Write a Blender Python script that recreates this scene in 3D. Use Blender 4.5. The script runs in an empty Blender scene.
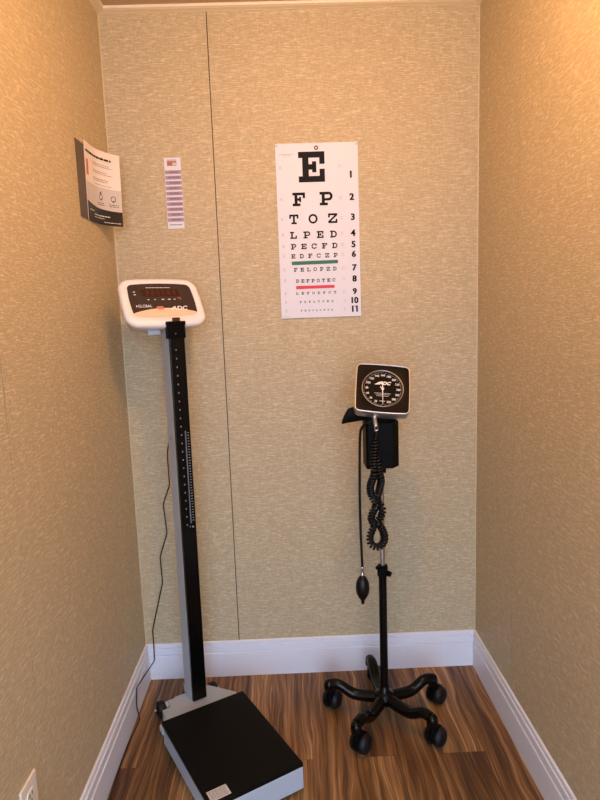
import bpy, bmesh, math, random
from mathutils import Vector, Matrix
random.seed(7)
D = bpy.data
C = bpy.context.scene.collection
PI = math.pi
R = math.radians

# ------------------------------------------------------------------ mesh builder
class MB:
    """collects shapes; build() links them as ONE mesh object"""
    def __init__(self, M=None):
        self.v, self.f, self.mi, self.sm = [], [], [], []
        self.M = M or Matrix.Identity(4)
        self.mat = 0
        self.smooth = False
    def add(self, verts, faces, M=None, smooth=None):
        T = self.M @ M if M else self.M
        o = len(self.v)
        self.v += [T @ Vector(p) for p in verts]
        for f in faces:
            self.f.append([o + i for i in f]); self.mi.append(self.mat)
            self.sm.append(self.smooth if smooth is None else smooth)
    def addbm(self, bm, M=None, smooth=None):
        bm.verts.index_update()
        self.add([v.co.copy() for v in bm.verts], [[v.index for v in f.verts] for f in bm.faces], M, smooth)
        bm.free()
    def box(self, c, s, bevel=0.0, seg=2, M=None):
        bm = bmesh.new()
        bmesh.ops.create_cube(bm, size=1)
        for v in bm.verts:
            v.co = Vector((c[0] + v.co.x * s[0], c[1] + v.co.y * s[1], c[2] + v.co.z * s[2]))
        if bevel:
            bmesh.ops.bevel(bm, geom=bm.edges[:], offset=bevel, segments=seg, profile=.5, affect='EDGES')
        self.addbm(bm, M)
    def bx(self, a, b, bevel=0.0, seg=2, M=None):
        self.box([(a[i] + b[i]) / 2 for i in range(3)], [abs(b[i] - a[i]) for i in range(3)], bevel, seg, M)
    def loft(self, rings, cap=True, closed=False, M=None, smooth=True):
        n = len(rings[0]); vs = [p for r in rings for p in r]; fs = []
        m = len(rings)
        for i in range(m if closed else m - 1):
            a, b = i * n, ((i + 1) % m) * n
            for j in range(n):
                k = (j + 1) % n
                fs.append([a + j, a + k, b + k, b + j])
        self.add(vs, fs, M, smooth)
        if cap and not closed:
            self.add(rings[0], [list(range(n))[::-1]], M, False)
            self.add(rings[-1], [list(range(n))], M, False)
    def lathe(self, prof, n=24, M=None, cap=True, smooth=True):
        """prof: list of (r, z) about local z"""
        rings = [[(r * math.cos(2 * PI * k / n), r * math.sin(2 * PI * k / n), z) for k in range(n)] for r, z in prof]
        self.loft(rings, cap, False, M, smooth)
    def cyl(self, a, b, r, n=20, r2=None, bev=0.0):
        a, b = Vector(a), Vector(b); d = b - a; L = d.length
        M = Matrix.Translation(a) @ d.to_track_quat('Z', 'Y').to_matrix().to_4x4()
        r2 = r if r2 is None else r2
        if bev:
            prof = [(r - bev, 0), (r - bev * .3, bev * .3), (r, bev), (r2, L - bev), (r2 - bev * .3, L - bev * .3), (r2 - bev, L)]
        else:
            prof = [(r, 0), (r2, L)]
        self.lathe(prof, n, M)
    def tube(self, pts, r, n=10, sx=1.0, up=None):
        """tube along a polyline; r number or list; sx widens the section sideways"""
        P = [Vector(p) for p in pts]; m = len(P); rings = []
        nrm = None
        for i in range(m):
            t = (P[min(i + 1, m - 1)] - P[max(i - 1, 0)]).normalized()
            if up is not None:
                s = t.cross(Vector(up)).normalized(); u = s.cross(t)
            else:
                if nrm is None:
                    nrm = t.orthogonal().normalized()
                else:
                    nrm = (nrm - t * nrm.dot(t)).normalized()
                u = nrm; s = t.cross(u)
            rr = r[i] if isinstance(r, (list, tuple)) else r
            rings.append([P[i] + s * (math.cos(2 * PI * k / n) * rr * sx) + u * (math.sin(2 * PI * k / n) * rr) for k in range(n)])
        self.loft(rings)
    def poly(self, pts, M=None):
        self.add(pts, [list(range(len(pts)))], M, False)
    def prism(self, pts, z0, z1, M=None, smooth=False):
        """2D polygon extruded along z"""
        n = len(pts)
        vs = [(x, y, z0) for x, y in pts] + [(x, y, z1) for x, y in pts]
        fs = [list(range(n))[::-1], list(range(n, 2 * n))]
        fs += [[i, (i + 1) % n, n + (i + 1) % n, n + i] for i in range(n)]
        self.add(vs, fs, M, smooth)
    def text(self, s, h, M, bold=0.0, shear=0.0, align='CENTER', width=None):
        """flat lettering of cap height h centred at the origin of M (plane x-y)"""
        cu = D.curves.new('lettering', 'FONT'); cu.body = s; cu.size = 1; cu.offset = bold; cu.shear = shear
        cu.resolution_u = 4
        ob = D.objects.new('lettering', cu); C.objects.link(ob)
        dg = bpy.context.evaluated_depsgraph_get()
        me = D.meshes.new_from_object(ob.evaluated_get(dg))
        xs = [v.co.x for v in me.vertices]; ys = [v.co.y for v in me.vertices]
        if xs:
            k = h / (max(ys) - min(ys)); kx = k if width is None else width / (max(xs) - min(xs))
            cx = {'CENTER': (max(xs) + min(xs)) / 2, 'LEFT': min(xs), 'RIGHT': max(xs)}[align]; cy = (max(ys) + min(ys)) / 2
            self.add([((v.co.x - cx) * kx, (v.co.y - cy) * k, 0) for v in me.vertices], [list(p.vertices) for p in me.polygons], M, False)
        D.objects.remove(ob); D.curves.remove(cu); D.meshes.remove(me)
    def build(self, name, mats, parent=None, fix=True):
        me = D.meshes.new(name)
        me.from_pydata([tuple(p) for p in self.v], [], self.f)
        for m in (mats if isinstance(mats, (list, tuple)) else [mats]):
            me.materials.append(m)
        for p, i, s in zip(me.polygons, self.mi, self.sm):
            p.material_index = i; p.use_smooth = s
        if fix:
            bm = bmesh.new(); bm.from_mesh(me)
            bmesh.ops.recalc_face_normals(bm, faces=bm.faces)
            bm.to_mesh(me); bm.free()
        me.update()
        o = D.objects.new(name, me); C.objects.link(o)
        if parent: o.parent = parent
        return o

def thing(name, label, cat, loc=(0, 0, 0), rotz=0.0):
    o = D.objects.new(name, None); C.objects.link(o)
    o.empty_display_size = .05
    o.location = loc; o.rotation_euler = (0, 0, rotz)
    o['label'] = label; o['category'] = cat
    return o

def struct(o):
    o['kind'] = 'structure'; return o

# ------------------------------------------------------------------ materials
def lin(h):
    h = h.lstrip('#')
    c = [int(h[i:i + 2], 16) / 255 for i in (0, 2, 4)]
    return tuple(x / 12.92 if x <= .04045 else ((x + .055) / 1.055) ** 2.4 for x in c) + (1,)

def plain(name, col, rough=.5, metal=0.0, spec=.5, bump=0.0, bscale=300, coat=0.0, var=.06):
    m = D.materials.new(name); m.use_nodes = True
    nt = m.node_tree; b = nt.nodes['Principled BSDF']
    b.inputs['Roughness'].default_value = rough
    b.inputs['Metallic'].default_value = metal
    b.inputs['Specular IOR Level'].default_value = spec
    b.inputs['Coat Weight'].default_value = coat
    tc = nt.nodes.new('ShaderNodeTexCoord')
    n = nt.nodes.new('ShaderNodeTexNoise'); n.inputs['Scale'].default_value = bscale; n.inputs['Detail'].default_value = 3
    nt.links.new(tc.outputs['Object'], n.inputs['Vector'])
    mx = nt.nodes.new('ShaderNodeMix'); mx.data_type = 'RGBA'
    c = lin(col) if isinstance(col, str) else tuple(col) + (1,)
    mx.inputs['A'].default_value = tuple(x * (1 - var) for x in c[:3]) + (1,)
    mx.inputs['B'].default_value = tuple(min(1, x * (1 + var)) for x in c[:3]) + (1,)
    nt.links.new(n.outputs['Fac'], mx.inputs['Factor'])
    nt.links.new(mx.outputs['Result'], b.inputs['Base Color'])
    if bump:
        bp = nt.nodes.new('ShaderNodeBump'); bp.inputs['Strength'].default_value = bump; bp.inputs['Distance'].default_value = .001
        nt.links.new(n.outputs['Fac'], bp.inputs['Height']); nt.links.new(bp.outputs['Normal'], b.inputs['Normal'])
    return m

def math_node(nt, op, a, b=None, clamp=False):
    n = nt.nodes.new('ShaderNodeMath'); n.operation = op; n.use_clamp = clamp
    for i, x in enumerate((a, b)):
        if x is None: continue
        if isinstance(x, (int, float)): n.inputs[i].default_value = x
        else: nt.links.new(x, n.inputs[i])
    return n.outputs[0]

def ramp(nt, src, stops, interp='LINEAR'):
    r = nt.nodes.new('ShaderNodeValToRGB'); r.color_ramp.interpolation = interp
    e = r.color_ramp.elements
    while len(e) < len(stops): e.new(.5)
    for el, (p, c) in zip(e, stops):
        el.position = p; el.color = c if len(c) == 4 else tuple(c) + (1,)
    nt.links.new(src, r.inputs['Fac'])
    return r.outputs['Color']

def wallpaper(name, axis):
    """woven linen vinyl: horizontal slubs over a fine cross weave; axis = the wall's horizontal axis"""
    m = D.materials.new(name); m.use_nodes = True
    nt = m.node_tree; b = nt.nodes['Principled BSDF']
    tc = nt.nodes.new('ShaderNodeTexCoord'); sp = nt.nodes.new('ShaderNodeSeparateXYZ')
    nt.links.new(tc.outputs['Object'], sp.inputs[0])
    h = sp.outputs[axis]; z = sp.outputs['Z']
    def streak(su, sv, detail, seed, rough=.55):
        cb = nt.nodes.new('ShaderNodeCombineXYZ')
        nt.links.new(math_node(nt, 'MULTIPLY', h, su), cb.inputs[0]); nt.links.new(math_node(nt, 'MULTIPLY', z, sv), cb.inputs[1])
        cb.inputs[2].default_value = seed
        n = nt.nodes.new('ShaderNodeTexNoise'); n.inputs['Scale'].default_value = 1; n.inputs['Detail'].default_value = detail
        n.inputs['Roughness'].default_value = rough
        nt.links.new(cb.outputs[0], n.inputs['Vector'])
        return n.outputs['Fac']
    slub = streak(38, 300, 2, 1.3)          # light horizontal slubs
    warp = streak(330, 40, 2, 7.7)          # fainter vertical threads
    fine = streak(420, 520, 2, 4.1)         # grain of the weave
    slub2 = streak(75, 420, 1, 12.9)
    cloud = streak(3, 3, 2, 9.1)
    a = ramp(nt, slub, [(.5, (0, 0, 0)), (.72, (1, 1, 1))])
    a2 = ramp(nt, slub2, [(.48, (0, 0, 0)), (.78, (1, 1, 1))])
    w = ramp(nt, warp, [(.42, (0, 0, 0)), (.75, (1, 1, 1))])
    hgt = math_node(nt, 'ADD', math_node(nt, 'MULTIPLY', a, .55), math_node(nt, 'MULTIPLY', a2, .45))
    hgt = math_node(nt, 'ADD', hgt, math_node(nt, 'MULTIPLY', w, .22))
    hgt = math_node(nt, 'ADD', hgt, math_node(nt, 'MULTIPLY', fine, .5))
    hgt = math_node(nt, 'ADD', hgt, math_node(nt, 'MULTIPLY', cloud, .08))
    col = ramp(nt, hgt, [(.18, WALL_D), (.5, WALL_M), (1.0, WALL_L)])
    nt.links.new(col, b.inputs['Base Color'])
    b.inputs['Roughness'].default_value = .55
    b.inputs['Specular IOR Level'].default_value = .3
    bp = nt.nodes.new('ShaderNodeBump'); bp.inputs['Strength'].default_value = .35; bp.inputs['Distance'].default_value = .001
    nt.links.new(hgt, bp.inputs['Height']); nt.links.new(bp.outputs['Normal'], b.inputs['Normal'])
    return m

WALL_D, WALL_M, WALL_L = lin('#aa9b79'), lin('#bbab88'), lin('#d6c7a4')

def wood_floor(name):
    m = D.materials.new(name); m.use_nodes = True
    nt = m.node_tree; b = nt.nodes['Principled BSDF']
    tc = nt.nodes.new('ShaderNodeTexCoord'); sp = nt.nodes.new('ShaderNodeSeparateXYZ')
    nt.links.new(tc.outputs['Object'], sp.inputs[0])
    x, y = sp.outputs['X'], sp.outputs['Y']
    cb = nt.nodes.new('ShaderNodeCombineXYZ')
    nt.links.new(math_node(nt, 'ADD', y, 3.63), cb.inputs[0]); nt.links.new(math_node(nt, 'ADD', x, .052), cb.inputs[1])
    def brick(wd, ht, off, mort):
        br = nt.nodes.new('ShaderNodeTexBrick'); br.offset = off; br.inputs['Scale'].default_value = 1
        br.inputs['Brick Width'].default_value = wd; br.inputs['Row Height'].default_value = ht
        br.inputs['Mortar Size'].default_value = mort; br.inputs['Mortar Smooth'].default_value = .2
        br.inputs['Color1'].default_value = (0, 0, 0, 1); br.inputs['Color2'].default_value = (1, 1, 1, 1)
        br.inputs['Mortar'].default_value = (.5, .5, .5, 1)
        nt.links.new(cb.outputs[0], br.inputs['Vector'])
        return br
    br = brick(1.21, .128, .37, .0007)
    rnd = br.outputs['Color']
    # every plank gets its own piece of grain
    seed = math_node(nt, 'MULTIPLY', rnd, 17.0)
    gx = math_node(nt, 'ADD', x, math_node(nt, 'MULTIPLY', rnd, 3.1))
    # slow meander of the grain
    def vec(sx, sy, sd):
        c = nt.nodes.new('ShaderNodeCombineXYZ')
        nt.links.new(math_node(nt, 'MULTIPLY', gx, sx), c.inputs[0]); nt.links.new(math_node(nt, 'MULTIPLY', y, sy), c.inputs[1])
        nt.links.new(math_node(nt, 'ADD', seed, sd), c.inputs[2]); return c.outputs[0]
    wob = nt.nodes.new('ShaderNodeTexNoise'); wob.inputs['Scale'].default_value = 1; wob.inputs['Detail'].default_value = 2
    nt.links.new(vec(9, 3.2, 2.0), wob.inputs['Vector'])
    gx = math_node(nt, 'ADD', gx, math_node(nt, 'MULTIPLY', wob.outputs['Fac'], .055))
    def grain(sx, sy, det, sd, rg=.6, dist=.0):
        n = nt.nodes.new('ShaderNodeTexNoise'); n.inputs['Scale'].default_value = 1; n.inputs['Detail'].default_value = det
        n.inputs['Roughness'].default_value = rg; n.inputs['Distortion'].default_value = dist
        nt.links.new(vec(sx, sy, sd), n.inputs['Vector']); return n.outputs['Fac']
    g1 = grain(52, 1.5, 4, 0.0, .62, .35)
    g2 = grain(190, 3.5, 3, 5.0, .6, .2)
    g3 = grain(420, 9, 2, 9.0)
    g0 = grain(13, .9, 3, 14.0, .55, .6)
    t = math_node(nt, 'ADD', math_node(nt, 'MULTIPLY', g1, .42), math_node(nt, 'MULTIPLY', g2, .26))
    t = math_node(nt, 'ADD', t, math_node(nt, 'MULTIPLY', g0, .27))
    t = math_node(nt, 'ADD', t, math_node(nt, 'MULTIPLY', g3, .09))
    t = math_node(nt, 'ADD', t, math_node(nt, 'MULTIPLY', math_node(nt, 'SUBTRACT', rnd, .5), .07))
    col = ramp(nt, t, [(.34, lin('#2c1c11')), (.45, lin('#4f3520')), (.51, lin('#74522f')), (.56, lin('#906a42')), (.65, lin('#c69f6c'))])
    mx = nt.nodes.new('ShaderNodeMix'); mx.data_type = 'RGBA'
    nt.links.new(math_node(nt, 'MULTIPLY', br.outputs['Fac'], .75), mx.inputs['Factor']); nt.links.new(col, mx.inputs['A'])
    mx.inputs['B'].default_value = lin('#2a170c')
    nt.links.new(mx.outputs['Result'], b.inputs['Base Color'])
    b.inputs['Roughness'].default_value = .42
    b.inputs['Specular IOR Level'].default_value = .35
    bp = nt.nodes.new('ShaderNodeBump'); bp.inputs['Strength'].default_value = .15; bp.inputs['Distance'].default_value = .0006
    nt.links.new(t, bp.inputs['Height']); nt.links.new(bp.outputs['Normal'], b.inputs['Normal'])
    return m

M = dict(
    wall_x=wallpaper('linen_wallboard_across', 'X'), wall_y=wallpaper('linen_wallboard_along', 'Y'),
    floor=wood_floor('walnut_laminate'),
    groove=plain('panel_joint', '#54432e', .8), groove_dark=plain('dark_panel_joint', '#33281c', .8),
    bead=plain('beige_corner_bead', '#c8ba98', .5),
    trim=plain('white_baseboard_paint', '#dfe3ea', .35, bscale=60, var=.02),
    crown=plain('cream_crown_paint', '#e6d9bd', .45, var=.03),
    ceil=plain('cream_ceiling', '#c2ab8c', .8, bump=.2, bscale=120),
    white_plastic=plain('white_plastic', '#e9e6e2', .32, var=.015, bscale=90),
    grey_paint=plain('silver_grey_paint', '#b4c0ca', .38, metal=.15, bscale=900, var=.03),
    black_mat=plain('black_rubber', (.003,.0026,.0024), .5, spec=.12, bump=.15, bscale=500, var=.2),
    black_gloss=plain('black_gloss_enamel', (.002,.002,.002), .2, spec=.22),
    black_satin=plain('black_satin_plastic', (.002,.002,.002), .5, spec=.07),
    black_matte=plain('black_nylon', (.0025,.0025,.0025), .7, spec=.15, bump=.4, bscale=1400),
    black_rubber=plain('black_hose_rubber', (.0022,.0022,.0022), .4, spec=.3),
    castor=plain('charcoal_castor_plastic', (.005,.005,.006), .5, spec=.3),
    chrome=plain('chrome', '#c9c9cb', .16, metal=1.0, var=.02),
    rim=plain('brushed_chrome_rim', '#dcdcdf', .42, metal=1.0, var=.02),
    steel=plain('brushed_steel', '#9a9a9c', .3, metal=1.0, var=.03),
    panel=plain('brown_black_panel', '#3a2f2b', .2, spec=.5, coat=.3),
    led=plain('dark_red_window', '#34140f', .22, coat=.6),
    led_digit=plain('unlit_red_segments', '#562820', .4),
    cream=plain('cream_panel_arc', '#ecc8a4', .4),
    logo_red=plain('red_print', '#c9705e', .5),
    white_print=plain('white_print', '#e8e6e4', .5, var=.01),
    grey_print=plain('grey_print', '#8d8a8c', .6),
    black_print=plain('black_print', '#0f0f12', .6, spec=.15),
    paper=plain('white_paper', '#d9dce6', .55, bscale=40, var=.012),
    leaf_paper=plain('glossy_paper', '#ece2da', .4, bscale=40, var=.012),
    leaf_grey=plain('pale_grey_print', '#c9c3be', .45),
    leaf_dark=plain('charcoal_cover', '#54473a', .5),
    leaf_black=plain('black_band_print', '#1c1c1b', .4),
    green=plain('green_bar_print', '#1f6a4c', .55),
    red=plain('red_bar_print', '#cf2f3f', .55),
    purple=plain('mauve_print', '#a58b9c', .5, bscale=500, var=.15),
    purple_dark=plain('dark_mauve_print', '#806a7c', .5),
    brown_print=plain('brown_print', '#a86a4c', .5, bscale=300, var=.35),
    dial=plain('brown_black_dial', (.004,.003,.0025), .4, spec=.06),
    bezel=plain('brown_black_bezel', (.006,.0045,.0035), .4, spec=.07),
    ruler=plain('blue_grey_ruler', '#67727f', .4),
    outlet=plain('ivory_plastic', '#e2dac8', .35, var=.02),
    slot=plain('dark_slot', '#2a251e', .7),
    sticker=plain('white_sticker', '#cfcbc4', .5, var=.02),
    cord=plain('black_cord', '#0b0a0a', .5),
)

# ------------------------------------------------------------------ the setting
W, H = 1.2119, 2.277
YB = -2.75          # where the side walls end, behind the photographer
SB, SL, SR = .341, -.879, -.351   # the wallboard joints

def wall_back():
    m = MB(); g = .0016
    m.bx((0 - .09, 0, 0), (SB - g, .08, H)); m.bx((SB + g, 0, 0), (W + .09, .08, H))
    m.mat = 1; m.bx((SB - g, .004, 0), (SB + g, .08, H))
    m.mat = 2; m.bx((SB - g - .0022, -.0012, .13), (SB - g, .002, H))
    return struct(m.build('wall_back', [M['wall_x'], M['groove'], M['bead']], fix=False))
wall_back()
def wall_side(name, x0, x1, face, joint):
    m = MB(); g = .0012
    m.bx((x0, YB, 0), (x1, joint - g, H)); m.bx((x0, joint + g, 0), (x1, 0, H))
    m.mat = 1
    if face == 0: m.bx((x0, joint - g, 0), (-.002, joint + g, H))
    else: m.bx((W + .002, joint - g, 0), (x1, joint + g, H))
    return struct(m.build(name, [M['wall_y'], M['groove_dark']], fix=False))
wall_side('wall_left', -.09, 0, 0, SL)
wall_side('wall_right', W, W + .09, 1, SR)
m = MB(); m.bx((-2.5, -7, -.06), (W + 2.5, .08, 0)); struct(m.build('floor', M['floor']))
m = MB(); m.bx((-.09, YB, H), (W + .09, .08, H + .06)); struct(m.build('ceiling', M['ceil']))

BASE = [(0, 0), (.0126, 0), (.0126, .0900), (.0114, .0918), (.0066, .0922), (.0066, .0945), (.0098, .0952), (.0098, .1165), (.0086, .1182), (.0038, .1186), (.0038, .1210), (.0064, .1215), (.0064, .1310), (.0044, .1338), (.002, .1345), (0, .1345)]
def run(name, prof, a, b, out, mat, cut=(0, 0)):
    """moulding of the profile (depth, z) swept from a to b; out = direction off the wall; cut mitres the two ends"""
    a, b, out = Vector(a), Vector(b), Vector(out); t = (b - a).normalized(); m = MB()
    r0 = [a + out * d + t * (d * cut[0]) + Vector((0, 0, z)) for d, z in prof]
    r1 = [b + out * d - t * (d * cut[1]) + Vector((0, 0, z)) for d, z in prof]
    m.loft([r0, r1], smooth=False)
    return struct(m.build(name, mat))
run('baseboard_back', BASE, (0, 0, 0), (W, 0, 0), (0, -1, 0), M['trim'], (1, 1))
run('baseboard_left', BASE, (0, 0, 0), (0, YB, 0), (1, 0, 0), M['trim'], (1, 0))
run('baseboard_right', BASE, (W, 0, 0), (W, YB, 0), (-1, 0, 0), M['trim'], (1, 0))
zc = 2.2635 - H
CROWN = [(0, 0), (0, zc), (.004, zc), (.0055, zc + .0012), (.019, zc + .0036), (.0205, zc + .0050), (.0235, zc + .0050), (.026, zc + .0062), (.027, zc + .009), (.027, 0)]
run('trim_1', CROWN, (0, 0, H), (W, 0, H), (0, -1, 0), M['crown'], (1, 1))
run('trim_2', CROWN, (0, 0, H), (0, YB, H), (1, 0, 0), M['crown'], (1, 0))
run('trim_3', CROWN, (W, 0, H), (W, YB, H), (-1, 0, 0), M['crown'], (1, 0))
for i, x in enumerate((.0, W)):
    s = 1 if i == 0 else -1
    m = MB(); m.prism([(x, 0), (x + s * .0030, 0), (x + s * .0026, -.0012), (x + s * .001, -.0018), (x, -.0018)], .1345, 2.2635)
    struct(m.build('trim_%d' % (4 + i), M['bead']))

# ------------------------------------------------------------------ eye chart
def quad(x0, y0, x1, y1): return [(x0, y0), (x1, y0), (x1, y1), (x0, y1)]
def arc(cx, cy, ro, ri, a0, a1, n=14, sx=1.0):
    out = []
    for k in range(n):
        p, q = R(a0 + (a1 - a0) * k / n), R(a0 + (a1 - a0) * (k + 1) / n)
        out.append([(cx + ri * sx * math.cos(p), cy + ri * math.sin(p)), (cx + ro * sx * math.cos(p), cy + ro * math.sin(p)),
                    (cx + ro * sx * math.cos(q), cy + ro * math.sin(q)), (cx + ri * sx * math.cos(q), cy + ri * math.sin(q))])
    return out
GL = {
    'E': [quad(0, 0, 5, 1), quad(0, 4, 5, 5), quad(.75, 1, 1.95, 4), quad(1.95, 2.05, 2.9, 2.95), quad(2.6, 1.6, 3.4, 3.4), quad(4, 1, 5, 2.15), quad(4, 2.95, 5, 4)],
    'F': [quad(0, 0, 3.1, 1), quad(0, 4, 5, 5), quad(.8, 1, 1.95, 4), quad(1.95, 2, 2.9, 2.9), quad(2.6, 1.5, 3.4, 3.4), quad(4.05, 2.9, 5, 4)],
    'P': [quad(0, 0, 3.1, 1), quad(0, 4, 3.4, 5), quad(.8, 1, 1.95, 4), quad(1.95, 1.75, 3.4, 2.65)] + arc(3.35, 3.375, 1.65, .7, -90, 90),
    'T': [quad(0, 4, 5, 5), quad(1.95, 0, 3.05, 4), quad(1, 0, 4, .95), quad(0, 2.9, .95, 4), quad(4.05, 2.9, 5, 4)],
    'O': arc(2.5, 2.5, 2.5, 1.5, 0, 360, 28),
    'C': arc(2.5, 2.5, 2.5, 1.5, 38, 322, 24) + [quad(3.9, 2.95, 4.9, 4.7), quad(3.95, .7, 4.8, 1.6)],
    'Z': [quad(0, 4, 5, 5), quad(0, 0, 5, 1), [(0, 1), (1.5, 1), (5, 4), (3.5, 4)], quad(0, 2.9, .95, 4), quad(4.05, 1, 5, 2.1)],
    'L': [quad(0, 0, 5, 1), quad(.85, 1, 2.05, 4), quad(0, 4, 3, 5), quad(4.05, 1, 5, 2.3)],
    'D': [quad(0, 0, 2.6, 1), quad(0, 4, 2.6, 5), quad(.75, 1, 1.9, 4)] + arc(2.5, 2.5, 2.5, 1.5, -90, 90),
}
ex0, ex1, ez0, ez1 = .5425, .8125, 1.2955, 1.8595
chart = thing('eye_chart', 'white paper letter chart with green and red bars hanging on the back wall', 'eye chart', (.6775, 0, ez0))
T = Matrix.Translation((-.6775, 0, -ez0))
def on_wall(x, z, y):      # plane facing the room: local x to the right, y up
    return T @ Matrix.Translation((x, y, z)) @ Matrix.Rotation(R(90), 4, 'X')
m = MB()
# the paper: its lower corners stand off the wall a little
def paper_y(x, z):
    t = (z - ez0) / (ez1 - ez0); s = abs((x - .6775) / .135)
    return -.0022 - .004 * (1 - t) ** 3 * s ** 2 - .0012 * (1 - t)
nx, nz = 16, 24
vs, fs = [], []
for j in range(nz + 1):
    for i in range(nx + 1):
        x = ex0 + (ex1 - ex0) * i / nx; z = ez0 + (ez1 - ez0) * j / nz
        vs.append((x, paper_y(x, z), z))
k = len(vs); vs += [(a, b + .0007, c) for a, b, c in vs]
for j in range(nz):
    for i in range(nx):
        a = j * (nx + 1) + i; q = [a, a + 1, a + nx + 2, a + nx + 1]
        fs.append(q); fs.append([k + t for t in q[::-1]])
edge = [i for i in range(nx)] + [j * (nx + 1) + nx for j in range(nz)] + [nz * (nx + 1) + i for i in range(nx, 0, -1)] + [j * (nx + 1) for j in range(nz, 0, -1)]
for a, b in zip(edge, edge[1:] + edge[:1]): fs.append([a, k + a, k + b, b])
m.add(vs, fs, T)
def prt(x0, x1, z0, z1, glyph):
    for q in GL[glyph]:
        pts = [(x0 + (x1 - x0) * u / 5, 0, z0 + (z1 - z0) * v / 5) for u, v in q]
        m.poly([(p[0], paper_y(p[0], p[2]) - .0005, p[2]) for p in pts], T)
m.mat = 1
prt(.6165, .7026, 1.7367, 1.8327, 'E')
prt(.5935, .6352, 1.6618, 1.7048, 'F'); prt(.683, .7262, 1.6618, 1.7048, 'P')
for g, cx in (('T', .5957), ('O', .6592), ('Z', .7247)): prt(cx - .0152, cx + .0152, 1.6042, 1.6354, g)
def row(word, xa, xb, z0, z1, asp=.95):
    h = z1 - z0; w = h * asp; n = len(word)
    for i, ch in enumerate(word):
        x = xa + (xb - xa - w) * i / (n - 1); prt(x, x + w, z0, z1, ch)
row('LPED', .581, .737, 1.5572, 1.5798, 1.0)
row('PECFD', .5825, .738, 1.5224, 1.5403, 1.0)
row('EDFCZP', .5825, .738, 1.493, 1.5072)
row('FELOPZD', .5897, .733, 1.4494, 1.462)
row('DEFPOTEC', .5954, .7284, 1.4128, 1.424)
row('LEFODPCT', .5946, .7302, 1.3732, 1.3818)
row('FDPLTCEO', .606, .7194, 1.3451, 1.352)
row('PEZOLCFTD', .6086, .717, 1.317, 1.3225)
for s, x, z, h in (('1', .7881, 1.7579, .0222), ('2', .7894, 1.6868, .022), ('3', .7915, 1.6222, .0215), ('4', .7912, 1.5706, .0212), ('5', .7918, 1.5336, .021), ('6', .7922, 1.5021, .021),
                   ('7', .7935, 1.4572, .021), ('8', .7928, 1.4208, .021), ('9', .7926, 1.3789, .0205), ('10', .7925, 1.3491, .021), ('11', .7915, 1.3204, .0212)):
    for dx in (-.0006, 0, .0006): m.text(s, h, on_wall(x + dx, z, paper_y(x, z) - .0008), bold=.03)
    for fx in {'1': (0,), '10': (-.0072,), '11': (-.0042, .0042)}.get(s, ()):      # the flag of each figure one
        m.poly([(x + fx + a, paper_y(x, z) - .0008, z + b) for a, b in ((-.0046, .0052), (-.0046, .0076), (0, .0110), (0, .0078))], T)
m.mat = 2; m.poly([(x, paper_y(x, z) - .0006, z) for x, z in ((.5834, 1.4712), (.66, 1.472), (.7382, 1.473), (.7382, 1.4842), (.66, 1.4838), (.5834, 1.4831))], T)
m.mat = 3; m.poly([(x, paper_y(x, z) - .0006, z) for x, z in ((.5953, 1.3915), (.66, 1.392), (.7249, 1.3922), (.7249, 1.4022), (.66, 1.4023), (.5953, 1.4025))], T)
m.mat = 4
for i, z in enumerate((1.7841, 1.6844, 1.621, 1.5706, 1.5336, 1.5021, 1.4572, 1.4208, 1.3789, 1.3491, 1.3204)):
    f = ('200', '100', '70', '50', '40', '30', '25', '20', '15', '13', '10')[i]
    x = .5562 + .0035 * i / 10
    m.text('20', .0036, on_wall(x, z - .0032, paper_y(x, z) - .0006)); m.text(f, .0036, on_wall(x, z + .0032, paper_y(x, z) - .0006))
    m.bx((x - .004, paper_y(x, z) - .0006, z - .0003), (x + .004, paper_y(x, z) - .0004, z + .0003), M=T)
    x = .7524 + .006 * i / 10
    m.text(f + ' ft', .0034, on_wall(x, z + .003, paper_y(x, z) - .0006)); m.text(('61', '30', '21', '15', '12', '9', '7.6', '6', '4.5', '4', '3')[i] + ' m', .0034, on_wall(x, z - .003, paper_y(x, z) - .0006))
for w_, z in ((.046, 1.826), (.024, 1.8215)):       # the two lines of small print
    x = .578 - w_ / 2
    while x < .578 + w_ / 2:
        d = random.uniform(.003, .006); m.bx((x, -.0032, z - .0006), (min(x + d, .578 + w_ / 2), -.003, z + .0007), M=T); x += d + .0009
x = .547
while x < .567:
    d = random.uniform(.002, .005); m.bx((x, paper_y(x, 1.301) - .0006, 1.3005), (x + d, paper_y(x, 1.301) - .0004, 1.3015), M=T); x += d + .001
m.build('sheet', [M['paper'], M['black_print'], M['green'], M['red'], M['grey_print']], chart)
m = MB(); m.M = on_wall(.6763, 1.8442, -.0028)
prof = [(.0032, 0), (.0034, .0012), (.0052, .0016), (.0066, .0010), (.007, 0)]
m.lathe(prof, 24, cap=False); m.build('grommet', plain('dark_brass', '#5f4a30', .45, metal=.6), chart)
m = MB(); m.M = on_wall(.6763, 1.8442, -.0008); m.lathe([(.003, -.012), (.003, 0), (.0026, .001)], 16); m.build('nail', M['steel'], chart)
for sx in (-1, 1):
    m = MB()
    for a in (35, 75): m.bx((-.0006, -.0006, 0), (.0006, .0006, .009), M=T @ Matrix.Translation((.6775 + sx * .1275, -.0028, 1.8505)) @ Matrix.Rotation(sx * R(a), 4, 'Y'))
    m.build('corner_clip', M['grey_print'], chart)

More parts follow.
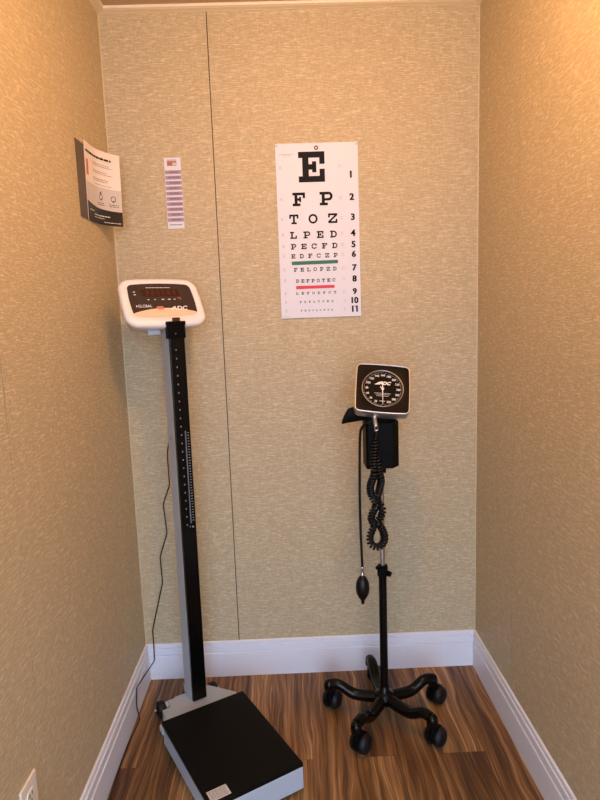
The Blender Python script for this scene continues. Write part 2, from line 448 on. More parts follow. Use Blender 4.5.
# ------------------------------------------------------------------ narrow card of mauve bars
card = thing('reference_card', 'narrow white card with mauve bars on the back wall left of the letter chart', 'card', (.206, 0, 1.603))
T = Matrix.Translation((-.206, 0, -1.603))
m = MB(); m.bx((.179, -.002, 1.603), (.233, 0, 1.827), M=T)
m.mat = 1
for i in range(10):
    z = 1.7755 - i * .01672
    m.bx((.1802, -.0025, z), (.2325, -.0019, z + .0118), M=T)
m.mat = 2
for i in range(10):
    z = 1.7755 - i * .01672; x = .189 + random.uniform(0, .006)
    while x < .222:
        d = random.uniform(.003, .009); m.bx((x, -.0028, z + .0035), (x + d, -.0022, z + .0085), M=T); x += d + .0012
x = .186
while x < .226:
    d = random.uniform(.003, .007); m.bx((x, -.0028, 1.6135), (x + d, -.0019, 1.6165), M=T); x += d + .001
m.mat = 3; m.bx((.1885, -.0025, 1.8015), (.219, -.0019, 1.8165), M=T)
m.poly([(.1885, -.0027, 1.8015), (.2, -.0027, 1.8015), (.205, -.0027, 1.811), (.196, -.0027, 1.8165), (.1885, -.0027, 1.814)], T)
m.mat = 4; m.bx((.206, -.0029, 1.8025), (.2185, -.0023, 1.8115), M=T)
m.mat = 2; m.bx((.1885, -.0025, 1.8185), (.219, -.0019, 1.8202), M=T)
m.build('card_face', [M['paper'], M['purple'], M['purple_dark'], M['brown_print'], M['leaf_grey']], card)

# ------------------------------------------------------------------ curling leaflet on the left wall
leaf = thing('hanging_leaflet', 'curling printed leaflet with a black lower band hung on the left wall near the corner', 'leaflet', (0, -.257, 1.597))
LT = Matrix.Translation((0, .257, -1.597))
m = MB(); m.bx((0, -.326, 1.598), (.0022, -.20, 1.806), M=LT); m.build('back_cover', M['leaf_dark'], leaf)
TOPC = [(.0035, -.257), (.0032, -.23), (.0034, -.204), (.0072, -.155), (.0262, -.107), (.052, -.069)]
BOTC = [(.0035, -.268), (.0035, -.240), (.0045, -.211), (.0092, -.178), (.0285, -.142), (.0596, -.1115)]
def poly_at(P, u):
    L = [0]
    for a, b in zip(P, P[1:]): L.append(L[-1] + math.dist(a, b))
    s = u * L[-1]
    for i in range(len(P) - 1):
        if s <= L[i + 1] + 1e-9:
            t = (s - L[i]) / (L[i + 1] - L[i]); p0 = P[max(i - 1, 0)]; p1 = P[i]; p2 = P[i + 1]; p3 = P[min(i + 2, len(P) - 1)]
            return tuple(.5 * (2 * b + (c - a) * t + (2 * a - 5 * b + 4 * c - d) * t * t + (3 * b - a - 3 * c + d) * t ** 3) for a, b, c, d in zip(p0, p1, p2, p3))
def lp(u, v, off=0.0):
    a, b = poly_at(TOPC, u), poly_at(BOTC, u); e = .002
    a2, b2 = poly_at(TOPC, min(1, u + e)), poly_at(BOTC, min(1, u + e)); a1, b1 = poly_at(TOPC, max(0, u - e)), poly_at(BOTC, max(0, u - e))
    x, y = a[0] * v + b[0] * (1 - v), a[1] * v + b[1] * (1 - v)
    dx, dy = (a2[0] - a1[0]) * v + (b2[0] - b1[0]) * (1 - v), (a2[1] - a1[1]) * v + (b2[1] - b1[1]) * (1 - v)
    l = math.hypot(dx, dy); nx_, ny_ = dy / l, -dx / l
    return (x + nx_ * off, y + ny_ * off, 1.597 + .223 * v)
def patch(m, u0, u1, v0, v1, off, n=None, nv=1, vb=None):
    """a printed patch that follows the curl; vb(u) overrides the upper edge"""
    n = n or max(1, int((u1 - u0) * 28)); vs, fs = [], []
    for i in range(n + 1):
        u = u0 + (u1 - u0) * i / n; top = vb(u) if vb else v1
        for j in range(nv + 1): vs.append(lp(u, v0 + (top - v0) * j / nv, off))
    for i in range(n):
        for j in range(nv):
            a = i * (nv + 1) + j; fs.append([a, a + nv + 1, a + nv + 2, a + 1])
    m.add(vs, fs, LT, True)
m = MB()
patch(m, 0, 1, 0, 1, 0, 40, 8); patch(m, 0, 1, 0, 1, -.0009, 40, 8)
for u in (0, 1): m.poly([lp(u, 0, 0), lp(u, 1, 0), lp(u, 1, -.0009), lp(u, 0, -.0009)], LT)
for v in (0, 1):
    for i in range(40): m.poly([lp(i / 40, v, 0), lp((i + 1) / 40, v, 0), lp((i + 1) / 40, v, -.0009), lp(i / 40, v, -.0009)], LT)
m.mat = 1; patch(m, .0, 1, .2, .50, .0005, 40, 2)                      # pale grey block
m.mat = 2; patch(m, .0, 1, .0, .2, .0007, 40, 2, vb=lambda u: .2 + .06 * (1 - u) ** 2)   # black band
def words(u0, u1, v, h, off=.0012, lo=.02, hi=.06, gap=.012):
    u = u0
    while u < u1 - .01:
        d = min(random.uniform(lo, hi), u1 - u); patch(m, u, u + d, v, v + h, off, max(1, int(d * 30))); u += d + gap
m.mat = 3
words(.06, .82, .875, .026, lo=.05, hi=.1, gap=.014)                   # bold heading
m.mat = 4
for v0 in (.80, .775, .70, .675, .60, .575, .525): words(.34, random.uniform(.72, .9), v0, .009)
m.mat = 5; words(.3, .75, .11, .012); words(.3, .62, .08, .008); words(.62, .95, .035, .008); words(.1, .3, .15, .01)
m.mat = 6; patch(m, .05, .13, .58, .78, .001)
m.mat = 3
for cu in (.56, .83):                                                  # the two little pictograms
    for k in range(16):
        a, b = 2 * PI * k / 16, 2 * PI * (k + 1) / 16
        m.poly([lp(cu + .045 * r * math.cos(t), .37 + .04 * r * math.sin(t), .0012) for r, t in ((1, a), (1, b), (.78, b), (.78, a))], LT)
    patch(m, cu - .012, cu + .012, .325, .345, .0012)
    words(cu - .09, cu + .09, .285, .008); words(cu - .08, cu + .08, .262, .008)
patch(m, .545, .575, .41, .44, .0012); 
m.build('front_page', [M['leaf_paper'], M['leaf_grey'], M['leaf_black'], M['black_print'], M['grey_print'], M['white_print'], M['logo_red']], leaf)

# ------------------------------------------------------------------ wall outlet, low on the left wall
out = thing('wall_outlet', 'ivory electrical outlet low on the left wall', 'outlet', (0, -.96, .285))
T = Matrix.Translation((0, .96, -.285))
m = MB(); m.bx((0, -.994, .285), (.006, -.926, .401), .0025, 3, T); m.build('cover_plate', M['outlet'], out)
for z in (.365, .321):
    m = MB(); Q = T @ Matrix.Translation((.005, -.96, z)) @ Matrix.Rotation(R(90), 4, 'Y')
    n = 28; pts = []
    for k in range(n):
        a = 2 * PI * k / n; x, y = .0185 * math.cos(a), .0172 * math.sin(a); pts.append((max(-.0142, min(.0142, x)), y))
    m.prism(pts, 0, .0028, Q); m.mat = 1
    for dy, hh in ((-.0063, .0085), (.0063, .007)): m.bx((.0070, -.96 + dy - .0012, z + .001), (.0083, -.96 + dy + .0012, z + .001 + hh), M=T)
    m.lathe([(.0026, 0), (.0026, .0032)], 12, Q @ Matrix.Translation((.0075, 0, 0)))
    m.build('socket', [M['outlet'], M['slot']], out)
m = MB(); m.lathe([(.0032, 0), (.003, .0012), (.001, .0018)], 14, T @ Matrix.Translation((.0058, -.96, .343)) @ Matrix.Rotation(R(90), 4, 'Y')); m.build('screw', M['steel'], out)

# ------------------------------------------------------------------ physician scale
SC0, SCR = (.3408, -.4654, 0), R(29.7)
scale = thing('physician_scale', 'tall grey and black standing weighing scale with a white display head', 'scale', SC0, SCR)
hx, hy = .1355, .19
m = MB(); m.bx((-hx + .003, -.198, .012), (.1385, hy, .080), .004, 3)
m.mat = 1
for sx in (-1, 1):
    for sy in (-1, 1): m.cyl((sx * .11, sy * .165, 0), (sx * .11, sy * .165, .013), .014, 16)
m.build('platform_base', [M['grey_paint'], M['black_satin']], scale)
m = MB(); m.bx((-hx - .001, -.197, .076), (.1392, hy - .003, .090), .003, 3); mat_o = m.build('platform_mat', M['black_mat'], scale)
m = MB(); m.bx((-.127, -.1855, .0899), (-.072, -.149, .0906)); m.mat = 1
for i in range(7):
    y = -.1535 - i * .0045; x = -.1235
    while x < -.078:
        d = random.uniform(.003, .01); m.bx((x, y - .0014, .0905), (min(x + d, -.0755), y + .0008, .0908)); x += d + .0015
m.build('sticker', [M['sticker'], M['grey_print']], mat_o)['label'] = 'white printed sticker'
# the plate behind the platform
m = MB(); m.prism([(-hx, hy - .004), (hx, hy - .004), (hx, .238), (.070, .326), (-.046, .326), (-.118, .228), (-hx, .215)], .044, .058)
m.bx((-.10, hy - .002, .012), (.10, .30, .046), .002)
m.build('rear_plate', M['grey_paint'], scale)
m = MB(); m.cyl((-.082, .335, .030), (.082, .335, .030), .014, 20); m.bx((-.07, .30, .02), (.085, .34, .046), .003); m.build('axle', M['grey_paint'], scale)
for s in (-1, 1):
    m = MB(); m.cyl((s * .080, .335, .027), (s * .104, .335, .027), .027, 28, bev=.004)
    m.mat = 1; m.cyl((s * .103, .335, .027), (s * .1075, .335, .027), .012, 20, bev=.001)
    w = m.build('wheel', [M['castor'], M['black_satin']], scale)
    m = MB(); m.cyl((s * .107, .335, .027), (s * .117, .335, .027), .0048, 14, bev=.001); m.build('axle_bolt', M['steel'], w)
# column
cx = .0168; hw = .0240; yf = .262; CT = 1.296
m = MB(); m.bx((cx - hw, yf + .006, .057), (cx + hw, .337, CT - .01), .003, 2); m.bx((cx - hw - .002, yf + .022, .056), (cx + hw + .002, .342, .085), .002)
col = m.build('column', M['grey_paint'], scale)
m = MB(); m.cyl((cx - hw - .004, .30, .94), (cx - hw + .002, .30, .94), .006, 14, bev=.001); m.build('column_screw', M['steel'], col)
m = MB(); m.bx((cx - hw + .0005, yf - .004, .064), (cx + hw - .0005, yf + .009, CT - .004), .0015, 2)
m.mat = 2; m.bx((cx + .005, yf - .0055, .668), (cx + .0085, yf - .0036, .965), .0005, 1)
m.mat = 1
fw = Matrix.Translation((cx, yf - .0045, 0)) @ Matrix.Rotation(R(90), 4, 'X')
z = 1.215
while z > .655:                                         # row of printed marks
    m.bx((cx - .0075, yf - .0046, z - .0022), (cx - .0045, yf - .0041, z + .0022)); z -= .0262
z = .958
while z > .672:                                         # fine divisions beside the ruler
    m.bx((cx + .0125, yf - .0046, z - .0011), (cx + .0175, yf - .0041, z + .0011)); z -= .0088
m.bx((cx + .0095, yf - .0046, .653), (cx + .0150, yf - .0041, .6575)); m.bx((cx + .002, yf - .0046, .655), (cx + .0045, yf - .0041, .659))
m.build('height_rod_face', [M['black_gloss'], M['grey_print'], M['ruler']], scale)
m = MB(); m.bx((cx - hw - .006, yf - .009, 1.249), (cx + hw + .002, yf + .014, 1.296), .002, 2); m.bx((cx - hw - .0085, yf - .0105, 1.289), (cx + hw + .0035, yf + .001, 1.301), .002, 2)
sl = m.build('slider_collar', M['black_satin'], scale)
m = MB(); m.bx((cx - .012, yf - .009, 1.300), (cx + .011, yf - .001, 1.312), .001); m.build('sliding_tab', plain('dark_red_brown_tab', '#4a1a10', .3), sl)
m = MB(); m.cyl((cx - .006, yf - .0105, 1.264), (cx - .006, yf - .008, 1.264), .002, 10); m.build('collar_screw', M['steel'], sl)
# display head
HM = Matrix.Translation((-.002, .322, 1.3545)) @ Matrix.Rotation(R(-35), 4, 'X') @ Matrix.Rotation(R(90), 4, 'X')
# in HM: x right, y up the face, z out of the face
def face_ring(w, h, z, r, dy=0.0, n=8, bul=.006, taper=.0):
    """rounded outline with slightly bulging sides; taper narrows the top"""
    pts = []
    for qx, qy, a0 in ((1, 1, 0), (-1, 1, 90), (-1, -1, 180), (1, -1, 270)):
        for k in range(n + 1):
            a = R(a0 + 90 * k / n)
            pts.append([qx * (w / 2 - r) + r * math.cos(a), qy * (h / 2 - r) + r * math.sin(a)])
    # extra points along the straights
    out = []
    for a, b in zip(pts, pts[1:] + pts[:1]):
        d = math.dist(a, b); k = 6 if d > .03 else 1
        for i in range(k): out.append([a[0] + (b[0] - a[0]) * i / k, a[1] + (b[1] - a[1]) * i / k])
    res = []
    for x, y in out:
        fx, fy = x / (w / 2), y / (h / 2)
        y2 = y + math.copysign(bul * (1 - fx * fx), y) * min(1, abs(fy) ** 4)
        x2 = x + math.copysign(bul * .6 * (1 - fy * fy), x) * min(1, abs(fx) ** 4)
        x2 *= 1 - taper * fy
        res.append((x2, y2 + dy, z))
    return res
m = MB(HM)
FW, FH = .246, .168
rings = [face_ring(.19, .110, -.048, .022), face_ring(.212, .134, -.044, .026), face_ring(FW - .012, FH - .012, -.010, .030, taper=.005), face_ring(FW, FH, .002, .032, taper=.005),
         face_ring(FW - .004, FH - .004, .010, .031, taper=.005), face_ring(FW - .016, FH - .016, .015, .026, taper=.005), face_ring(FW - .046, FH - .052, .0155, .014, .006, taper=.006), face_ring(FW - .049, FH - .055, .0125, .013, .006, taper=.006)]
m.loft(rings)
head = m.build('display_head', M['white_plastic'], scale)
# overlay: dark panel, cream arc, window, print
PW, PH = FW - .050, FH - .056
m = MB(HM); rg = face_ring(PW, PH, .0128, .0125, .006, taper=.006); m.poly(rg)
rg2 = [(x, y, .0118) for x, y, z in rg]; m.loft([rg2, rg], cap=False, smooth=False)
m.mat = 1
arcp = []
AW = PW / 2 * .99
for i in range(25):
    x = -AW + 2 * AW * i / 24; arcp.append((x, -.0415 + .0165 * (1 - (x / AW) ** 2), .0132))
low = sorted([(x, y, .0132) for x, y, z in rg if y < -.0425], key=lambda p: -p[0])
m.poly(arcp + low)
m.mat = 2; m.bx((-.060, .0185, .0125), (.058, .0455, .0136), .0006, 1)      # red display window
m.mat = 3
for i in range(6):                                                          # dark seven-segment digits
    x = -.046 + i * .0168
    for a, b, c, d in ((0, 0, .009, .0018), (0, .0085, .009, .0018), (0, .017, .009, .0018), (0, 0, .0018, .0095), (.0072, 0, .0018, .0095), (0, .009, .0018, .0098), (.0072, .009, .0018, .0098)):
        m.bx((x + a, .0225 + b, .0135), (x + a + c, .0225 + b + d, .01375))
m.mat = 4
FT = lambda x, y: Matrix.Translation((x, y, .0134))
m.text('GLOBAL', .0098, FT(-.059, -.0165), bold=.0, width=.042)
m.bx((-.0855, -.0195, .0132), (-.0825, -.0135, .0134))
for i, x in enumerate((-.046, -.025, -.003, .017, .036)): m.bx((x, .0058, .0131), (x + (.005, .004, .009, .009, .005)[i], .0082, .0134))
for y in (.036, .026): m.bx((-.084, y - .0012, .0131), (-.0775, y + .0012, .0134))
x = -.042
while x < .032:
    d = random.uniform(.004, .009); m.bx((x, .0508, .0131), (x + d, .0525, .0134)); x += d + .0015
m.text('ADC', .0155, FT(.046, -.0265), bold=.03, shear=.25, width=.052)
m.poly([(.014, -.0300, .0134), (.032, -.0190, .0134), (.035, -.0210, .0134), (.024, -.0300, .0134)])
m.mat = 5
m.bx((-.022, -.0305, .0131), (-.004, -.0185, .0135)); m.poly([(-.027, -.0205, .0135), (-.022, -.0205, .0135), (-.022, -.0250, .0135), (-.024, -.0250, .0135)])
for k in range(12):
    a, b = R(-60 + 240 * k / 12), R(-60 + 240 * (k + 1) / 12)
    m.poly([(.054 + r * math.cos(t), .009 + r * math.sin(t), .0134) for r, t in ((.0050, a), (.0050, b), (.0032, b), (.0032, a))])
pn = m.build('display_panel', [M['panel'], M['cream'], M['led'], M['led_digit'], M['white_print'], M['logo_red']], head, fix=False)
m = MB(); m.bx((cx - .020, .295, 1.285), (cx + .020, .345, 1.306), .003, 2); m.bx((-.058, .300, 1.262), (-.020, .330, 1.305), .002, 2); m.build('head_bracket', M['grey_paint'], scale)

# power cord: from behind the column down the back wall, then along the left baseboard to the outlet
def smooth_path(P, sub=5):
    P = [Vector(p) for p in P]; out = []
    for i in range(len(P) - 1):
        p0, p1, p2, p3 = P[max(i - 1, 0)], P[i], P[i + 1], P[min(i + 2, len(P) - 1)]
        for k in range(sub):
            t = k / sub
            out.append(.5 * (2 * p1 + (p2 - p0) * t + (2 * p0 - 5 * p1 + 4 * p2 - p3) * t * t + (3 * p1 - p0 - 3 * p2 + p3) * t ** 3))
    return out + [P[-1]]
def kinked(P, rad=.09):
    """polyline with its corners rounded a little, like a cord that was folded in its box"""
    P = [Vector(p) for p in P]; out = [P[0]]
    for a, b, c in zip(P, P[1:], P[2:]):
        p, q = b.lerp(a, rad), b.lerp(c, rad)
        for k in range(5):
            t = k / 4; out.append((1 - t) ** 2 * p + 2 * t * (1 - t) * b + t * t * q)
    return out + [P[-1]]
RI = Matrix.Rotation(-SCR, 4, 'Z') @ Matrix.Translation((-SC0[0], -SC0[1], 0))
cp = [(.155, -.09, 1.27), (.160, -.08, 1.1), (.150, -.04, .93), (.1305, -.028, .8482), (.1298, -.02, .7345), (.1009, -.012, .6637), (.1097, -.02, .5614), (.0773, -.012, .4706), (.0816, -.02, .3771),
      (.0312, -.012, .193), (.0338, -.02, .1485), (.035, -.03, .0857), (.0195, -.225, .111), (.0195, -.238, .055), (.026, -.238, .0045), (.0195, -.3097, .0042), (.0170, -.3688, .0042), (.0165, -.4312, .0042), (.0225, -.5673, .0042), (.03, -.76, .0042), (.032, -.93, .0042), (.034, -.957, .02), (.026, -.96, .30), (.021, -.96, .321)]
m = MB(RI); m.tube(kinked(cp), .0021, 8); m.mat = 1
m.bx((.0088, -.973, .306), (.027, -.947, .336), .004, 2)
m.build('power_cord', [M['cord'], M['black_satin']], scale)

# ------------------------------------------------------------------ blood pressure gauge on a rolling stand
BX, BY = .830, -.277
bp = thing('blood_pressure_monitor', 'black square dial blood pressure gauge on a five-legged rolling stand', 'blood pressure monitor', (BX, BY, 0))
TI = Matrix.Translation((-BX, -BY, 0))
m = MB(); m.lathe([(.020, .052), (.030, .056), (.033, .066), (.033, .084), (.028, .093), (.0165, .098), (.0165, .112), (.0135, .114)], 28); hub = m.build('hub', M['black_gloss'], bp)
m = MB(); m.cyl((-.003, -.031, .082), (-.003, -.036, .0835), .0065, 14, bev=.0015); m.build('set_screw', M['black_gloss'], hub)
m = MB(); m.cyl((0, 0, .10), (0, 0, .5), .0128, 24); m.build('lower_tube', M['black_gloss'], bp)
m = MB(); m.cyl((0, 0, .487), (0, 0, .523), .0165, 24, bev=.003); m.bx((-.010, -.024, .492), (.010, 0, .517), .003); col_ = m.build('height_clamp', M['black_satin'], bp)
m = MB(); m.cyl((.010, -.012, .502), (.022, -.022, .500), .0085, 16, bev=.002); m.cyl((-.014, -.01, .515), (-.020, -.014, .522), .006, 12, bev=.0015); m.build('clamp_knob', M['black_satin'], col_)
m = MB(); m.cyl((0, 0, .5), (0, 0, 1.06), .0085, 20); m.build('upper_rod', M['chrome'], bp)
# legs with casters: (leg direction, caster trailing direction)
legs = [(165, 62, .182), (236, 52, .197), (309, 50, .190), (17, 44, .176), (97, 15, .178)]
for a, sw, rr in legs:
    d = Vector((math.cos(R(a)), math.sin(R(a)), 0))
    prof = [(.012, .073), (.03, .0715), (.06, .070), (.088, .0705), (.105, .074), (.120, .082), (.134, .0915), (.148, .0985), (.162, .1005), (.175, .099)]
    pts = [d * (r * rr / .182) + Vector((0, 0, z)) for r, z in prof]
    m = MB(); m.tube(smooth_path(pts, 3), [.0192 - .0035 * i / 27 for i in range(28)], 16, 1.05, up=(0, 0, 1))
    e = d * rr
    m.lathe([(.0120, .074), (.0165, .078), (.0175, .090), (.0165, .101), (.012, .108), (.005, .111), (.0008, .1115)], 22, Matrix.Translation(e))
    lg = m.build('leg', M['black_gloss'], bp)
    CM = Matrix.Translation(e) @ Matrix.Rotation(R(sw), 4, 'Z')       # trails along local x
    m = MB(CM); o = .023; wr = .030
    for s in (-1, 1):
        WM = Matrix.Translation((o, s * .004, wr)) @ Matrix.Rotation(R(-90 * s), 4, 'X')
        m.lathe([(.020, 0), (wr - .001, .0), (wr, .002), (wr, .010), (wr - .0012, .015), (wr - .0045, .0205), (wr - .010, .0245), (wr - .018, .0262), (.0005, .0265)], 32, WM)
    m.mat = 1
    m.cyl((0, 0, .046), (0, 0, .080), .0085, 14)
    rings = []                                   # hood between and over the twin wheels
    for y, q in ((-.0130, .0002), (-.0115, .0016), (-.006, .0026), (.006, .0026), (.0115, .0016), (.0130, .0002)):
        rings.append([(o + (wr + q) * math.cos(R(20 + 160 * k / 16)), y, wr + (wr + q) * math.sin(R(20 + 160 * k / 16))) for k in range(17)] + [(o - .012, y, wr + .004), (o + .012, y, wr + .006)])
    m.loft(rings)
    m.bx((-.010, -.010, .040), (.012, .010, .066), .005, 2)
    m.build('caster', [M['castor'], M['black_satin']], lg)
# gauge head: a square box rolled a little clockwise and facing up
GM = Matrix.Translation((-.001, -.062, 1.086)) @ Matrix.Rotation(R(-36), 4, 'X') @ Matrix.Rotation(R(90), 4, 'X') @ Matrix.Rotation(R(-7.5), 4, 'Z')
m = MB(GM); G = .155
def sq(w, z, r, bul=.003): return face_ring(w, w, z, r, bul=bul)
m.loft([sq(G - .02, -.034, .01), sq(G - .006, -.030, .012), sq(G - .003, -.004, .012), sq(G - .004, 0, .012)])
gb = m.build('gauge_body', M['black_satin'], bp)
m = MB(GM); m.loft([sq(G - .002, -.030, .013), sq(G + .001, -.022, .013), sq(G + .001, .003, .013), sq(G - .002, .0062, .012), sq(G - .0055, .0062, .010), sq(G - .0065, .003, .010), sq(G - .0065, -.022, .010)], cap=False, closed=True)
m.build('chrome_rim', M['rim'], gb)
# front plate with a round hole
m = MB(GM)
outer = sq(G - .006, .0045, .010); rin = .0595; n = len(outer)
def mid(k, rad, z):
    a = math.atan2(outer[k][1], outer[k][0]); return (rad * math.cos(a), rad * math.sin(a), z)
m.loft([outer, [mid(k, rin + .002, .0052) for k in range(n)], [mid(k, rin, .0045) for k in range(n)], [mid(k, rin - .001, -.002) for k in range(n)]], cap=False)
m.build('front_plate', M['bezel'], gb)
m = MB(GM)
ringp = [(.0575, .0030), (.0580, .0048), (.0592, .0062), (.0606, .0056), (.0608, .0045)]
m.lathe(ringp, 64, cap=False); m.build('dial_ring', M['steel'], gb)
m = MB(GM); m.lathe([(.0002, .0006), (.0590, .0006), (.0590, -.002), (.0002, -.002)], 64, smooth=False)
m.mat = 1
for i in range(15):
    v = 20 + 20 * i; a = R(-90 - 24 - (312 * i / 14)); a = R(-114 - 312 * i / 14)
    r = .0455
    m.text(str(v), .0068, Matrix.Translation((r * math.cos(a), r * math.sin(a), .0013)), bold=.02, width=.0075 if v < 100 else .0118)
for i in range(0, 151):
    a = R(-92 - 356 * (i / 150) * .98); L = .0035 if i % 10 == 0 else .002 if i % 5 == 0 else .0011
    c, s = math.cos(a), math.sin(a)
    wd = .00028
    m.poly([((.0545) * c - wd * s, .0545 * s + wd * c, .0012), ((.0545) * c + wd * s, .0545 * s - wd * c, .0012), ((.0545 - L) * c + wd * s, (.0545 - L) * s - wd * c, .0012), ((.0545 - L) * c - wd * s, (.0545 - L) * s + wd * c, .0012)])
m.text('ADC', .0115, Matrix.Translation((.006, .0190, .0013)), bold=.045, shear=.3, width=.036)
m.poly([(-.0245, .0134, .0014), (-.0075, .0240, .0014), (-.0050, .0222, .0014), (-.0140, .0134, .0014)])
for y, w_ in ((-.0145, .047), (-.0185, .040), (-.0235, .034)):
    x = -w_ / 2
    while x < w_ / 2:
        d = min(random.uniform(.0015, .004), w_ / 2 - x + .0004); m.bx((x, y - .0005, .0010), (x + d, y + .0005, .0013)); x += d + .0009
m.bx((-.008, -.0405, .0010), (.008, -.0392, .0013)); m.bx((-.007, .0035, .001), (-.0035, .0075, .0013))
m.build('dial', [M['dial'], M['white_print']], gb, fix=False)
m = MB(GM); na = Matrix.Rotation(R(2), 4, 'Z')
m.prism([(-.0011, .024), (.0011, .024), (.0014, 0), (.0005, -.0515), (-.0005, -.0515), (-.0014, 0)], .0020, .0028, na); m.lathe([(.0042, .0014), (.0042, .0036), (.0025, .0046), (.0004, .0048)], 20)
m.build('needle', M['white_print'], gb)
m = MB(); m.bx((-.018, -.040, 1.035), (.022, .012, 1.085), .005, 2); m.bx((-.022, -.055, 1.0), (.04, -.012, 1.045), .006, 2); m.build('gauge_mount', M['black_satin'], bp)
# cuff basket on the rod and the folded cuff lying in it
m = MB()
bx0, bx1, by0, by1, bz0, bz1 = -.055, .044, -.092, -.013, .857, .990
poly = [(bx0, by1), (bx0, by0 + .006), (bx0 + .006, by0), (bx1 - .022, by0), (bx1, by0 + .030), (bx1, by1)]
inn = [(x + (.003 if x < 0 else -.003), y + (.003 if y < -.05 else -.003)) for x, y in poly]
rings = [[(x, y, bz0) for x, y in poly], [(x, y, bz1) for x, y in poly], [(x, y, bz1) for x, y in inn], [(x, y, bz0 + .004) for x, y in inn]]
m.loft(rings, smooth=False)
m.bx((-.012, -.016, .94), (.012, .012, .965), .002); m.bx((-.012, -.016, .865), (.012, .012, .89), .002)
bk = m.build('cuff_basket', M['black_satin'], bp)
m = MB(); m.bx((-.012, -.0150, .822), (.014, .0125, .862), .003, 2); m.cyl((-.004, -.020, .84), (-.004, -.012, .84), .004, 12); m.build('basket_clamp', M['black_satin'], bk)
# nylon cuff: rolled layers standing in the basket with one end flapping out to the left
m = MB()
def sheet_band(path, z0f, z1f, th=.004):
    P = smooth_path([(x, y, 0) for x, y in path], 6); n = len(P); ring = []
    for side in (1, -1):
        for i in range(n):
            t = (P[min(i + 1, n - 1)] - P[max(i - 1, 0)]).normalized(); nn = Vector((-t.y, t.x, 0)) * th / 2 * side; ring.append((P[i] + nn, i / (n - 1)))
    vs, fs = [], []
    k = len(ring)
    for p, u in ring: vs.append((p.x, p.y, z0f(u)))
    for p, u in ring: vs.append((p.x, p.y, z1f(u)))
    for i in range(n - 1):
        fs += [[i, i + 1, k + i + 1, k + i], [n + i, k + n + i, k + n + i + 1, n + i + 1], [k + i, k + i + 1, k + n + i + 1, k + n + i], [i, n + i, n + i + 1, i + 1]]
    fs += [[0, k, k + n, n], [n - 1, 2 * n - 1, k + 2 * n - 1, k + n - 1]]
    m.add(vs, fs, None, True)
sheet_band([(-.045, -.03), (.028, -.026), (.036, -.042), (.026, -.064), (-.04, -.068), (-.045, -.045), (.015, -.044)], lambda u: .868, lambda u: 1.012)
sheet_band([(.010, -.054), (-.035, -.056), (-.070, -.060), (-.098, -.066), (-.122, -.072)], lambda u: 1.000 - .010 * u, lambda u: 1.048 - .020 * max(0, (u - .35) / .65) ** .8 * 1.0 - .032 * max(0, (u - .8) / .2))
m.build('cuff', M['black_matte'], bp)
# hose with its squeeze bulb
hy_ = -.33
P = [(.800, -.345, 1.0), (.786, -.347, .990), (.7735, -.347, .985), (.7645, -.343, .972), (.7610, -.338, .950), (.7595, -.333, .90), (.7578, hy_, .80), (.7573, hy_, .7535), (.7580, hy_, .65), (.7602, hy_, .56), (.7604, hy_, .535)]
m = MB(TI); m.tube(smooth_path(P, 6), .0040, 12); m.build('hose', M['black_rubber'], bp)
m = MB(TI @ Matrix.Translation((.7600, hy_, 0)))
m.lathe([(.0035, .424), (.0052, .4255), (.0056, .434), (.0078, .438), (.0140, .447), (.0192, .459), (.0212, .474), (.0200, .490), (.0155, .503), (.0100, .511), (.0072, .514), (.0060, .515)], 28)
bulb = m.build('bulb', M['black_rubber'], bp)
m = MB(TI @ Matrix.Translation((.7604, hy_, 0)))
m.lathe([(.0062, .516), (.0065, .519), (.0048, .522), (.0048, .538), (.0058, .539), (.0058, .542), (.0036, .544)], 18); m.cyl((0, 0, .531), (-.011, -.002, .533), .0028, 10); m.cyl((-.010, -.002, .533), (-.0150, -.003, .534), .0050, 14, bev=.001)
m.build('release_valve', M['chrome'], bulb)
# coiled tube: down, one loop, twisted back up on itself
A = [(.8034, .985), (.8025, .9685), (.7985, .9242), (.7945, .8846), (.7935, .8472), (.7850, .8064), (.7895, .7745), (.8026, .7445), (.7925, .7205), (.7885, .697), (.7985, .6748), (.7850, .6433), (.7870, .6203), (.8034, .6101), (.8205, .6187), (.8270, .6424), (.8164, .6741), (.8077, .6899), (.820, .714), (.8212, .7324), (.8087, .7515), (.8152, .7879), (.8148, .8243), (.8084, .8549), (.8061, .9)]
n = len(A); P = []
for i, (x, z) in enumerate(A):
    f = i - 13
    tw = [0, 0, 0, 0, .004, .006, .006, .009, .006, .0, -.011, -.006, 0, 0, 0, .004, .011, .010, .004, -.004, -.010, -.006, -.002, 0, 0][i]
    yb = -.382 if z > .83 else -.345 if z < .79 else -.345 - .037 * (z - .79) / .04
    P.append((x, yb - tw, z))
ctr = smooth_path(P, 40)
def helix(ctr, ra, pitch, lead):
    out = []; acc = 0.0; nrm = None; per = 9
    # resample by length
    L = [0]
    for a, b in zip(ctr, ctr[1:]): L.append(L[-1] + (b - a).length)
    tot = L[-1]; step = pitch / per; s = 0; j = 0
    while s < tot:
        while j < len(L) - 2 and L[j + 1] < s: j += 1
        f = (s - L[j]) / max(1e-9, L[j + 1] - L[j]); c = ctr[j].lerp(ctr[j + 1], f); t = (ctr[min(j + 4, len(ctr) - 1)] - ctr[max(j - 4, 0)]).normalized()
        nrm = t.orthogonal().normalized() if nrm is None else (nrm - t * nrm.dot(t)).normalized()
        b = t.cross(nrm); a = 2 * PI * s / pitch
        k = min(1, max(0, (s - lead) / .02), max(0, (tot - s) / .02))
        out.append(c + (nrm * math.cos(a) + b * math.sin(a)) * ra * k); s += step
    return out
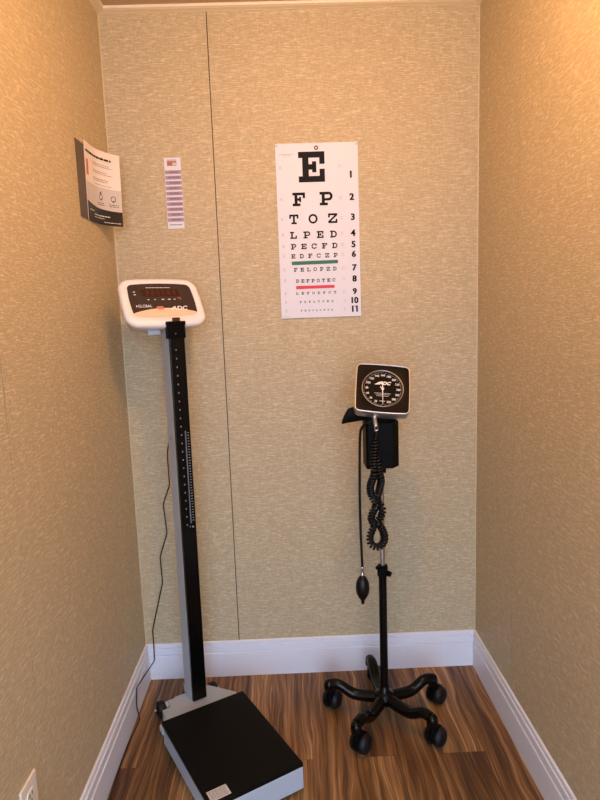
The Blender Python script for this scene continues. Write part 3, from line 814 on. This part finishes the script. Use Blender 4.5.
m = MB(TI); m.tube(helix(ctr, .0088, .0092, .03), .0036, 8); m.build('coiled_tube', M['black_rubber'], bp)
m = MB(TI); m.cyl((.8040, -.380, .970), (.8000, -.356, 1.022), .0072, 18, bev=.001); m.build('tube_fitting', M['chrome'], bp)

# ------------------------------------------------------------------ light
def area(name, loc, target, size, energy, col, shape='DISK', sy=None):
    l = D.lights.new(name, 'AREA'); l.shape = shape; l.size = size; l.energy = energy; l.color = col
    if sy: l.size_y = sy
    o = D.objects.new(name, l); C.objects.link(o); o.location = loc
    o.rotation_euler = (Vector(target) - Vector(loc)).to_track_quat('-Z', 'Y').to_euler(); return o
l = D.lights.new('ceiling_lamp', 'POINT'); l.energy = 25.5; l.color = (1, .55, .265); l.shadow_soft_size = .035
o = D.objects.new('ceiling_lamp', l); C.objects.link(o); o.location = (.71, -1.0, 2.13)
area('warm_fill', (1.2, -3.4, 1.35), (.6, 0, .9), 1.3, 19, (1.0, .66, .30), 'RECTANGLE', 1.4)  # added warm fill from behind the camera, colour fitted; stands for no known lamp
w = D.worlds.new('room_ambience'); bpy.context.scene.world = w; w.use_nodes = True
w.node_tree.nodes['Background'].inputs['Color'].default_value = (.46, .67, 1.05, 1)
w.node_tree.nodes['Background'].inputs['Strength'].default_value = 6.5

# ------------------------------------------------------------------ camera
cam = D.cameras.new('camera'); cam.sensor_fit = 'AUTO'; cam.sensor_width = 36; cam.lens = 36 * 600 / 800
cam.clip_start = .02
co = D.objects.new('camera', cam); C.objects.link(co)
pit, roll, yaw = R(-8.23377), R(-2.00766), R(-1.02079)
co.matrix_world = Matrix.Translation((.55833, -2.05723, 1.31181)) @ Matrix.Rotation(yaw, 4, 'Z') @ Matrix.Rotation(PI / 2 + pit, 4, 'X') @ Matrix.Rotation(roll, 4, 'Z')
sc = bpy.context.scene; sc.camera = co
vs_ = sc.view_settings
vs_.view_transform = 'Standard'; vs_.look = 'None'; vs_.exposure = 0; vs_.gamma = 1; vs_.use_curve_mapping = False
